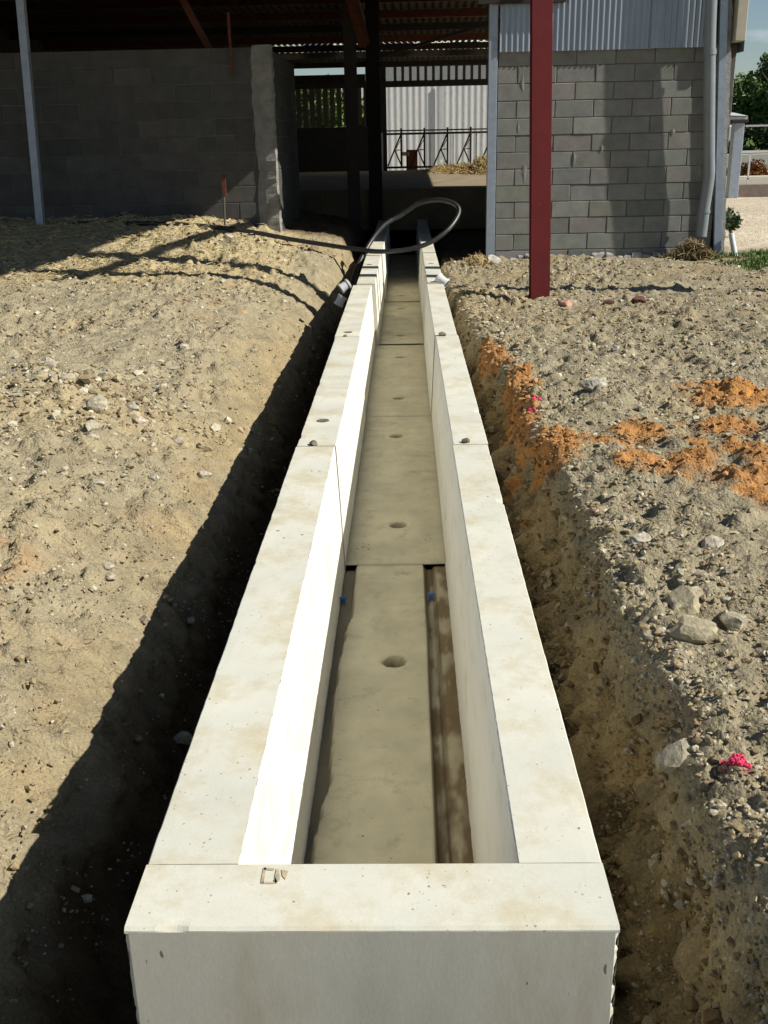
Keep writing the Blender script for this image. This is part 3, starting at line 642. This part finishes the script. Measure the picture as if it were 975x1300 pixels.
def rock(x,y,size,seed,label,col=(.40,.37,.30),flat=.65,sink=.38,z=None,group='loose stones on the dirt',tilt=0):
    o=rock_mesh('rock',size,seed,flat,col); zz=gz(x,y)[0][0] if z is None else z
    o.location=(x,y,zz+size*flat*(.55-sink)); o.rotation_euler=(R(tilt),R(tilt*.6),0); return tag(o,label,'rock',group)
G=(.42,.39,.31)
rock(1.12,6.05,.10,1,'flat pale grey stone right of the trench between the orange clay patches',G,.5)
rock(.90,3.72,.055,2,'pale egg-sized stone at the right trench edge near the row of larger rocks',(.45,.41,.31))
rock(.92,3.12,.10,3,'large buff rock half buried right of the trench, upper one of a touching pair',(.37,.32,.215),.6)
rock(.90,2.94,.095,4,'large buff rock half buried right of the trench, lower one of a touching pair',(.37,.32,.215),.55)
rock(1.05,3.02,.06,5,'smaller buff rock lying just right of the touching pair of large rocks',(.42,.37,.27))
rock(.70,2.30,.075,6,'pale angular stone stuck in the right bank left of the pink painted clod',(.33,.30,.22),.7,.36)
rock(1.15,3.62,.06,7,'medium grey stone at the right edge of the picture above the big rock pair',(.42,.37,.29))
rock(1.60,10.42,.12,8,'reddish brown stone lying right beside the foot of the red post',(.42,.25,.17),.6)
rock(2.35,10.5,.11,9,'dark rust brown clod in the shadow right of the red post',(.13,.06,.04),.5)
rock(2.05,10.55,.09,19,'smaller dark brown clod left of the rust brown clod',(.14,.08,.05),.5)
rock(-1.87,5.98,.075,10,'upright squarish grey rock in the stone heap left of the trench',(.40,.36,.27),.9,.1)
rock(-1.60,5.92,.065,11,'rounded tan rock at the right end of the left stone heap',(.43,.35,.27))
rock(-1.72,6.25,.06,12,'pale grey stone behind the upright rock in the left heap',G)
rock(-2.5,7.0,.085,13,'grey stone at the far left end of the left heap',(.38,.34,.27),.7)
rock(-2.25,6.6,.07,14,'dull grey rock between the heap and the far left stone',(.38,.34,.26),.7)
rock(-1.38,5.85,.05,15,'small dark-sided stone just right of the rounded tan rock',(.36,.31,.24))
rock(-2.35,14.0,.10,16,'angular pale block beside the hose at the foot of the left wall',(.44,.40,.31),.6)
rock(1.02,3.3,.045,17,'small squarish buff stone just above the large rock pair',(.44,.38,.27))
rock(1.22,14.6,.13,18,'pale angular stone at the foot of the left galvanised post',(.44,.42,.36),.8,.1)
rock(.98,14.75,.05,20,'small white pebble perched on the dirt left of the galvanised post',(.62,.60,.55),.8,0)
def peb(x,y,z,s,seed,label,col=(.17,.15,.11)):
    o=rock_mesh('pebble',s,seed,.6,col,2); o.location=(x,y,z+s*.35); tag(o,label,'pebble','pebbles left on the channel joints')
peb(-.465,4.85,BT,.028,31,'small dark pebble on the left wall top at the first joint')
peb(.285,4.86,BT,.026,32,'small dark pebble on the right wall top at the first joint')
peb(.27,7.80,BT,.034,33,'small dark pebble on the right wall top at the second joint')
peb(-.47,7.84,BT,.018,34,'tiny brown pebble on the left wall top at the second joint',(.3,.22,.13))
# mid-size stones
for i in range(46):
    side=i%2
    if side: x=random.uniform(.95,3.2);y=random.uniform(2.9,12.5);lab=('weathered grey stone scattered on the right hand dirt','weathered grey stones on the right hand dirt')
    else: x=random.uniform(-4.2,-1.35);y=random.uniform(3.2,12) ;lab=('weathered grey stone scattered on the left hand dirt','weathered grey stones on the left hand dirt')
    if abs(x)>y*.34: x=math.copysign(y*.33*random.uniform(.6,1),x)
    if side and x<.85: x=.9+random.random()*.2
    rock(x,y,random.uniform(.025,.055),100+i,lab[0],random.choice([(.40,.36,.27),(.45,.41,.32),(.36,.31,.23)]),.6,group=lab[1])
# gravel: many small stones as one mass
ico=None
import bmesh
bm=bmesh.new(); bmesh.ops.create_icosphere(bm,subdivisions=1,radius=1); IV=np.array([v.co[:] for v in bm.verts]); IF=np.array([[v.index for v in f.verts] for f in bm.faces]); bm.free()
def scatter(n,xr,yf,szf,seed):
    r=np.random.default_rng(seed); y=yf(r.random(n)); x=r.uniform(xr[0],xr[1],n)
    # keep inside a wide view wedge so that neighbouring views are covered too
    hw=y*.50+.5; x=r.uniform(-1,1,n)*hw; ok=((x<-.62)|(x>.44))&(x>xr[0])&(x<xr[1]); x=x[ok];y=y[ok]
    dens=fbm(x*1.3,y*1.1,3,5); dens2=fbm(x*4,y*4,2,15); keep=r.random(len(x))<ss(.30,.66,dens*.6+dens2*.4+.10*(x>0))*.9+.06; x=x[keep];y=y[keep]
    z,b=gz(x,y); keep=z>-.75; x=x[keep];y=y[keep];z=z[keep];b=b[keep]
    s=szf(r,len(x))*(.55+.11*y)*(1-.5*(b>.5)); return x,y,z,s,b,r
X_,Y_,Z_,S_,B_,r=scatter(80000,(-7,6),lambda u:1.2*(14.8/1.2)**(u**.9),lambda r,n:.005+.013*r.random(n)**3.2,3)
rh=np.random.default_rng(5); nh=900; xh=-2.05+rh.normal(size=nh)*.48; yh=6.35+rh.normal(size=nh)*.42; zh,bh=gz(xh,yh)
X_=np.concatenate([X_,xh]);Y_=np.concatenate([Y_,yh]);Z_=np.concatenate([Z_,zh]);B_=np.concatenate([B_,bh]);S_=np.concatenate([S_,.010+.035*rh.random(nh)**4])
r2=np.random.default_rng(8); nb=3000; yb_=1.2*(12/1.2)**r2.random(nb); xb_=np.where(r2.random(nb)<.8,r2.uniform(.45,.82,nb),r2.uniform(-1.5,-.95,nb)); zb_,bb_=gz(xb_,yb_); latb=0
X_=np.concatenate([X_,xb_]);Y_=np.concatenate([Y_,yb_]);Z_=np.concatenate([Z_,zb_]);B_=np.concatenate([B_,bb_]);S_=np.concatenate([S_,(.007+.016*r2.random(nb)**4)*(.6+.09*yb_)])
rk=np.random.default_rng(12); vy=Y.ravel(); cand=np.where((bank.ravel()>.06)&(X.ravel()>BX1)&(vy>1)&(vy<13)&(Zt.ravel()>-.8))[0]
wt=1/ (vy[cand]**.0+.2); pk=cand[rk.choice(len(cand),9000)]
X_=np.concatenate([X_,Xd.ravel()[pk]]);Y_=np.concatenate([Y_,vy[pk]]);Z_=np.concatenate([Z_,Zt.ravel()[pk]-.007]);B_=np.concatenate([B_,np.full(len(pk),2.)]);S_=np.concatenate([S_,(.006+.024*rk.random(len(pk))**5)*(.75+.07*vy[pk])])
n=len(X_); jit=1+.28*r.normal(size=(n,12,1)); sc=np.stack([np.ones(n),r.uniform(.55,.95,n),r.uniform(.4,.8,n)],1)
an=r.uniform(0,6.28,n);c,s_=np.cos(an),np.sin(an)
P=IV[None]*jit*sc[:,None,:]*S_[:,None,None]; PX=P[...,0]*c[:,None]-P[...,1]*s_[:,None];PY=P[...,0]*s_[:,None]+P[...,1]*c[:,None]
V=np.stack([PX+X_[:,None],PY+Y_[:,None],P[...,2]+(Z_+S_*.15)[:,None]],-1).reshape(-1,3)
FQ=(IF[None]+np.arange(n)[:,None,None]*12).reshape(-1,3)
pal=np.array([(.33,.27,.17),(.38,.32,.21),(.28,.22,.135),(.47,.43,.34)])[r.integers(0,4,n)]
om=ora(X_,Y_)[:,None]; pal=pal*np.array((1.05,1.04,.98))*(1-om*.85)+np.array((.42,.20,.06))*om*.85; pal=pal*(1-.35*(np.minimum(B_,1)[:,None]*(X_>0)[:,None])); isb=(B_>1.5); pal[isb]=(np.array([(.22,.155,.072),(.18,.125,.055),(.25,.185,.09),(.29,.24,.15)])[r.integers(0,4,isb.sum())])*(1-.5*om[isb])+np.array((.40,.19,.05))*.5*om[isb]
g_=npmesh('gravel',V,FQ,M_['stone'],col=np.repeat(pal,12,0)); tag(g_,'loose gravel and crumbled clods scattered over the dirt','gravel',kind='stuff')
# pink painted clod
bm=MB(); e=None
PV=[]
pm=MB()
for i in range(110):
    x=.80+random.gauss(0,.016);y=2.18+random.gauss(0,.026);z=gz(x,y)[0][0]
    q=IV*random.uniform(.0025,.0075)*(1+.3*np.random.default_rng(i).normal(size=(12,1)))+np.array((x,y,z+.004+random.random()*.016*math.exp(-((x-.8)**2+(y-2.18)**2)/.0008))); pm.add(q.tolist(),IF.tolist())
tag(pm.build('painted_clod',M_['pink']),'clod of dirt sprayed with bright pink marking paint at the right','marking paint')
pm=MB()
for i in range(9):
    x=.74+random.gauss(0,.02);y=5.85+random.gauss(0,.05);z=gz(x,y)[0][0]
    q=IV*random.uniform(.008,.014)+np.array((x,y,z+.006)); pm.add(q.tolist(),IF.tolist())
tag(pm.build('painted_clod',M_['pink']),'faint pink painted crumbs beside the orange clay on the trench edge','marking paint',kind='stuff')
# blue clips in channel
def clip(x,y,label):
    q=MB(); q.box((x-.012,y-.012,FLZ-.02),(x+.012,y+.012,FLZ+.008),bev=.003); q.bar((x-.02,y,FLZ+.004),(x+.02,y,FLZ+.004),.006,.006); tag(q.build('spacer_clip',M_['blue']),label,'spacer clip','blue plastic spacer clips')
clip(.100,4.45,'blue plastic spacer clip in the right floor groove near the first joint')
clip(.118,2.45,'blue plastic spacer clip in the right floor groove by the end wall')
clip(-.318,4.42,'blue plastic spacer clip in the left floor crack')

# ------------------------------------------------ straw
def strawmass(name,pts,n,L,colr,label,seed,w=.0035,flat=.25):
    r=np.random.default_rng(seed); P0=[];
    V=[];Fq=[];Cc=[]
    c=pts(r,n); m_=len(c)
    an=r.uniform(0,6.28,m_); tl=r.normal(0,flat,m_); ln=L*r.uniform(.4,1.2,m_)
    d=np.stack([np.cos(an)*np.cos(tl),np.sin(an)*np.cos(tl),np.abs(np.sin(tl))],1); side=np.stack([-np.sin(an),np.cos(an),np.zeros(m_)],1)*w; up=np.zeros((m_,3));up[:,2]=w
    a=c-d*ln[:,None]*.5;b=c+d*ln[:,None]*.5
    VV=np.stack([a-side,a+side,a+up*1.5,b-side,b+side,b+up*1.5],1).reshape(-1,3)
    base=np.arange(m_)[:,None]*6
    Fq=np.concatenate([base+np.array([[0,3,5,2]]),base+np.array([[2,5,4,1]]),base+np.array([[1,4,3,0]])])
    col=np.array(colr)*(.6+.7*r.random((m_,1))); return npmesh(name,VV,Fq,M_['hay'],col=np.repeat(col,6,0))
def p1(r,n):
    y=r.uniform(12.0,14.95,n);x=-1.9-r.random(n)**.8*5.5; keep=(y>11.6+.25*(x+1.5)*-0+ .9*r.normal(size=n)*.5+ .35*np.clip(x+3.5,0,3)); x=x[keep];y=y[keep]; return np.stack([x,y,gz(x,y)[0]+r.random(len(x))*.03+.004],1)
tag(strawmass('straw',p1,4000,.11,(.46,.36,.18),'',1),'loose yellow straw littering the ground before the left wall','straw',kind='stuff')
def p2(r,n):
    k=r.integers(0,5,n); cx=np.array([1.6,2.1,2.5,3.0,1.2])[k];cy=np.array([30.,29,31,29.5,31.5])[k]; g=r.normal(size=(n,2)); x=cx+g[:,0]*.28;y=cy+g[:,1]*.6; h=np.exp(-(g**2).sum(1)/2)*np.array([.22,.42,.35,.45,.15])[k]; return np.stack([x,y,.62+h*r.random(n)],1)
tag(strawmass('hay',p2,9000,.20,(.36,.26,.11),'',2,w=.006,flat=.6),'clumps of brown hay spilled on the sunlit slab in the barn','hay',kind='stuff')
def p3(r,n):
    g=r.normal(size=(n,2)); x=4.02+g[:,0]*.16;y=14.85+g[:,1]*.09; return np.stack([x,y,-.16+.22*np.exp(-(g[:,0]**2)/2)*r.random(n)],1)
tag(strawmass('hay_clump',p3,900,.16,(.25,.19,.09),'',3,w=.005,flat=.8),'tuft of dead brown grass under the downpipe at the wall foot','dead grass')
def p4(r,n):
    g=r.normal(size=(n,2)); x=1.0+g[:,0]*.12;y=14.6+g[:,1]*.12; return np.stack([x,y,gz(x,y)[0]+.12*np.exp(-(g[:,0]**2)/2)*r.random(n)],1)
tag(strawmass('hay_clump',p4,350,.12,(.45,.34,.17),'',4,w=.004,flat=.7),'tuft of straw beside the stone at the foot of the galvanised post','straw tuft')
# white pvc stub
q=MB(); q.tube([(4.62,WY-.10,.12),(4.66,WY-.22,-.15),(4.68,WY-.28,-.32)],.04,14,cap=False); tag(q.build('drain_pipe',M_['white'],smooth=True),'short white plastic drain pipe at the right foot of the barn corner','drain pipe')
# grass blades at right
def grass(name,pts,n,L,label,seed):
    r=np.random.default_rng(seed);c=pts(r,n);m_=len(c);an=r.uniform(0,6.28,m_);w=.008*np.ones(m_);ln=L*r.uniform(.5,1.2,m_)
    lean=np.stack([np.cos(an),np.sin(an),np.zeros(m_)],1);side=np.stack([-np.sin(an),np.cos(an),np.zeros(m_)],1)*w[:,None]
    top=c+lean*ln[:,None]*.4;top[:,2]+=ln
    V=np.stack([c-side,c+side,top],1).reshape(-1,3);Fq=np.arange(m_*3).reshape(-1,3);col=np.array((.09,.16,.03))*(.6+.8*r.random((m_,1)))
    o=npmesh(name,V,Fq,M_['grass'],col=np.repeat(col,3,0));tag(o,label,'grass',kind='stuff')
def p5(r,n):
    x=r.uniform(4.3,6.5,n);y=r.uniform(12.6,15.3,n);k=fbm(x*2,y*2,3,29)>.45;x=x[k];y=y[k];return np.stack([x,y,gz(x,y)[0]],1)
grass('grass',p5,9000,.07,'short green grass right of the barn corner',5)
def p6(r,n):
    x=r.uniform(9,30,n);y=r.uniform(36,48,n);return np.stack([x,y,np.full(n,-.08)],1)
grass('grass',p6,14000,.25,'green verge beyond the railing',6)

# ------------------------------------------------ plants, trees
def crown(parent,c,rad,n,ls,seed,colr,name='crown'):
    r=np.random.default_rng(seed); nc=26
    cc=r.normal(size=(nc,3));cc/=np.linalg.norm(cc,axis=1)[:,None];cc*=(r.random((nc,1))**.4)*.75;cr_=r.uniform(.22,.42,nc)
    k=r.integers(0,nc,n);p_=r.normal(size=(n,3));p_/=np.linalg.norm(p_,axis=1)[:,None];p_=cc[k]+p_*(cr_[k]*r.random(n)**.35)[:,None]
    p_=p_*np.array(rad)+np.array(c)
    u=r.normal(size=(n,3));u/=np.linalg.norm(u,axis=1)[:,None];v=np.cross(u,r.normal(size=(n,3)));v/=np.linalg.norm(v,axis=1)[:,None]
    s=ls*r.uniform(.6,1.3,(n,1));V=np.stack([p_-u*s,p_-v*s*.5,p_+u*s,p_+v*s*.5],1).reshape(-1,3)
    col=np.array(colr)*(.6+.8*r.random((nc,1)))[k]*(.7+.6*r.random((n,1)))
    return npmesh(name,V,np.arange(n*4).reshape(-1,4),M_['leaf'],parent,col=np.repeat(np.clip(col,.005,1),4,0))
def tree(x,y,h,rad,n,ls,seed,label,colr=(.085,.15,.03),group=None):
    e=empty('leafy_tree',(x,y,-.1),label,'tree',group); q=MB(); q.tube([(x,y,-.1),(x+.1,y,h*.3),(x,y,h*.6)],.2,8,rr=[.22,.16,.08])
    r=random.Random(seed)
    for i in range(6):
        a=r.uniform(0,6.28); q.tube([(x+.05,y,h*(.25+.05*i)),(x+math.cos(a)*rad*.6,y+math.sin(a)*rad*.6,h*(.5+.06*i))],.06,6,rr=[.08,.03])
    q.build('trunk',M_['bark'],e,smooth=True); crown(e,(x,y,h*.56),(rad,rad,h*.50),n,ls,seed,colr); return e
tree(20.6,60,5.6,3.4,26000,.13,11,'round leafy green tree beyond the railing at the right edge')
tree(25.8,63,6.0,3.6,12000,.16,12,'second leafy tree right of the round green tree')
tree(-5.0,58,4.8,2.6,9000,.15,13,'leafy tree seen through the slats at the back left of the barn')
tree(-1.9,61,4.0,2.2,7000,.15,14,'smaller leafy tree seen through the slats beside the far shed')
e=empty('hedge',(19,56,-.1),'dark clipped hedge at the foot of the round tree','hedge'); crown(e,(20,56,.9),(6,1.0,1.5),14000,.13,15,(.035,.06,.014),'foliage')
e=empty('small_shrub',(9.2,36,0),'small orange brown shrub behind the railing','shrub'); crown(e,(11.2,35,.25),(.7,.5,.45),2500,.05,16,(.28,.13,.04),'foliage')
e=empty('weed',(5.2,16.6,-.1),'small leafy weed beside the barn corner','weed'); crown(e,(5.35,17.6,.12),(.22,.2,.2),500,.04,17,(.05,.09,.03),'foliage')
# low kerb wall / road far right
q=MB(); q.box((9,31.5,-.15),(60,31.75,.30),bev=.02); tag(q.build('low_wall',M_['concface']),'low grey wall along the yard behind the railing','wall')
q=MB(); q.box((9,52.4,-.15),(60,52.7,.55),bev=.02); tag(q.build('low_wall',M_['concface']),'long pale roadside wall in front of the hedge','wall')
q=MB(); q.add([(8,46,-.05),(90,46,-.05),(90,52,-.05),(8,52,-.05)],[[0,1,2,3]]); tag(q.build('road',mat('asphalt',(.06,.06,.062),rough=.9,var=.2)),'grey road beyond the verge','road',kind='structure')
# railing
e=empty('railing',(9,28,0),'pale steel railing on a low brown plinth at the right edge','railing')
q=MB(); q.box((8.60,28,-.15),(16,28.12,.22),bev=.01); q.build('plinth',mat('plinth',(.20,.155,.13),rough=.9),e)
for z_,w_ in((1.02,.06),(.36,.04)): q=MB(); q.bar((8.60,28.06,z_),(16,28.06,z_),w_,w_); q.build('rail',M_['white'],e)
for i in range(10):
    x=8.88+i*.66; q=MB(); q.bar((x,28.06,.22),(x,28.06,1.0),.04,.04); q.build('baluster',M_['white'],e)
e=empty('gate_pillar',(8.35,27.8,-.1),'grey concrete pillar at the left end of the railing','pillar')
q=MB(); q.box((8.30,27.7,-.12),(8.56,27.95,1.72),bev=.015); q.build('shaft',M_['galv'],e); q=MB(); q.box((8.2,27.6,1.722),(8.62,28.05,1.80),bev=.01); q.build('cap',M_['dark'],e)
e=empty('open_shelter',(12,40,-.1),'small open shelter with a pale flat roof behind the pillar','shelter')
q=MB(); q.add([(9.8,39,2.15),(12.15,39,2.05),(12.25,41,2.20),(9.8,41,2.45)],[[0,1,2,3]]); q.box((9.8,39.05,1.85),(12.15,39.10,2.04)); q.build('roof',M_['white'],e)
for x in(10.1,12.0): q=MB(); q.bar((x,39.1,-.1),(x,39.1,1.95),.07,.07); q.build('post',M_['white'],e)
q=MB(); q.bar((12.1,39.05,1.72),(13.3,39.05,1.72),.05,.06); q.build('arm',M_['white'],e)
q=MB(); q.box((11.3,38.9,1.2),(11.9,39.04,1.75),bev=.05); q.build('light_box',M_['white'],e)
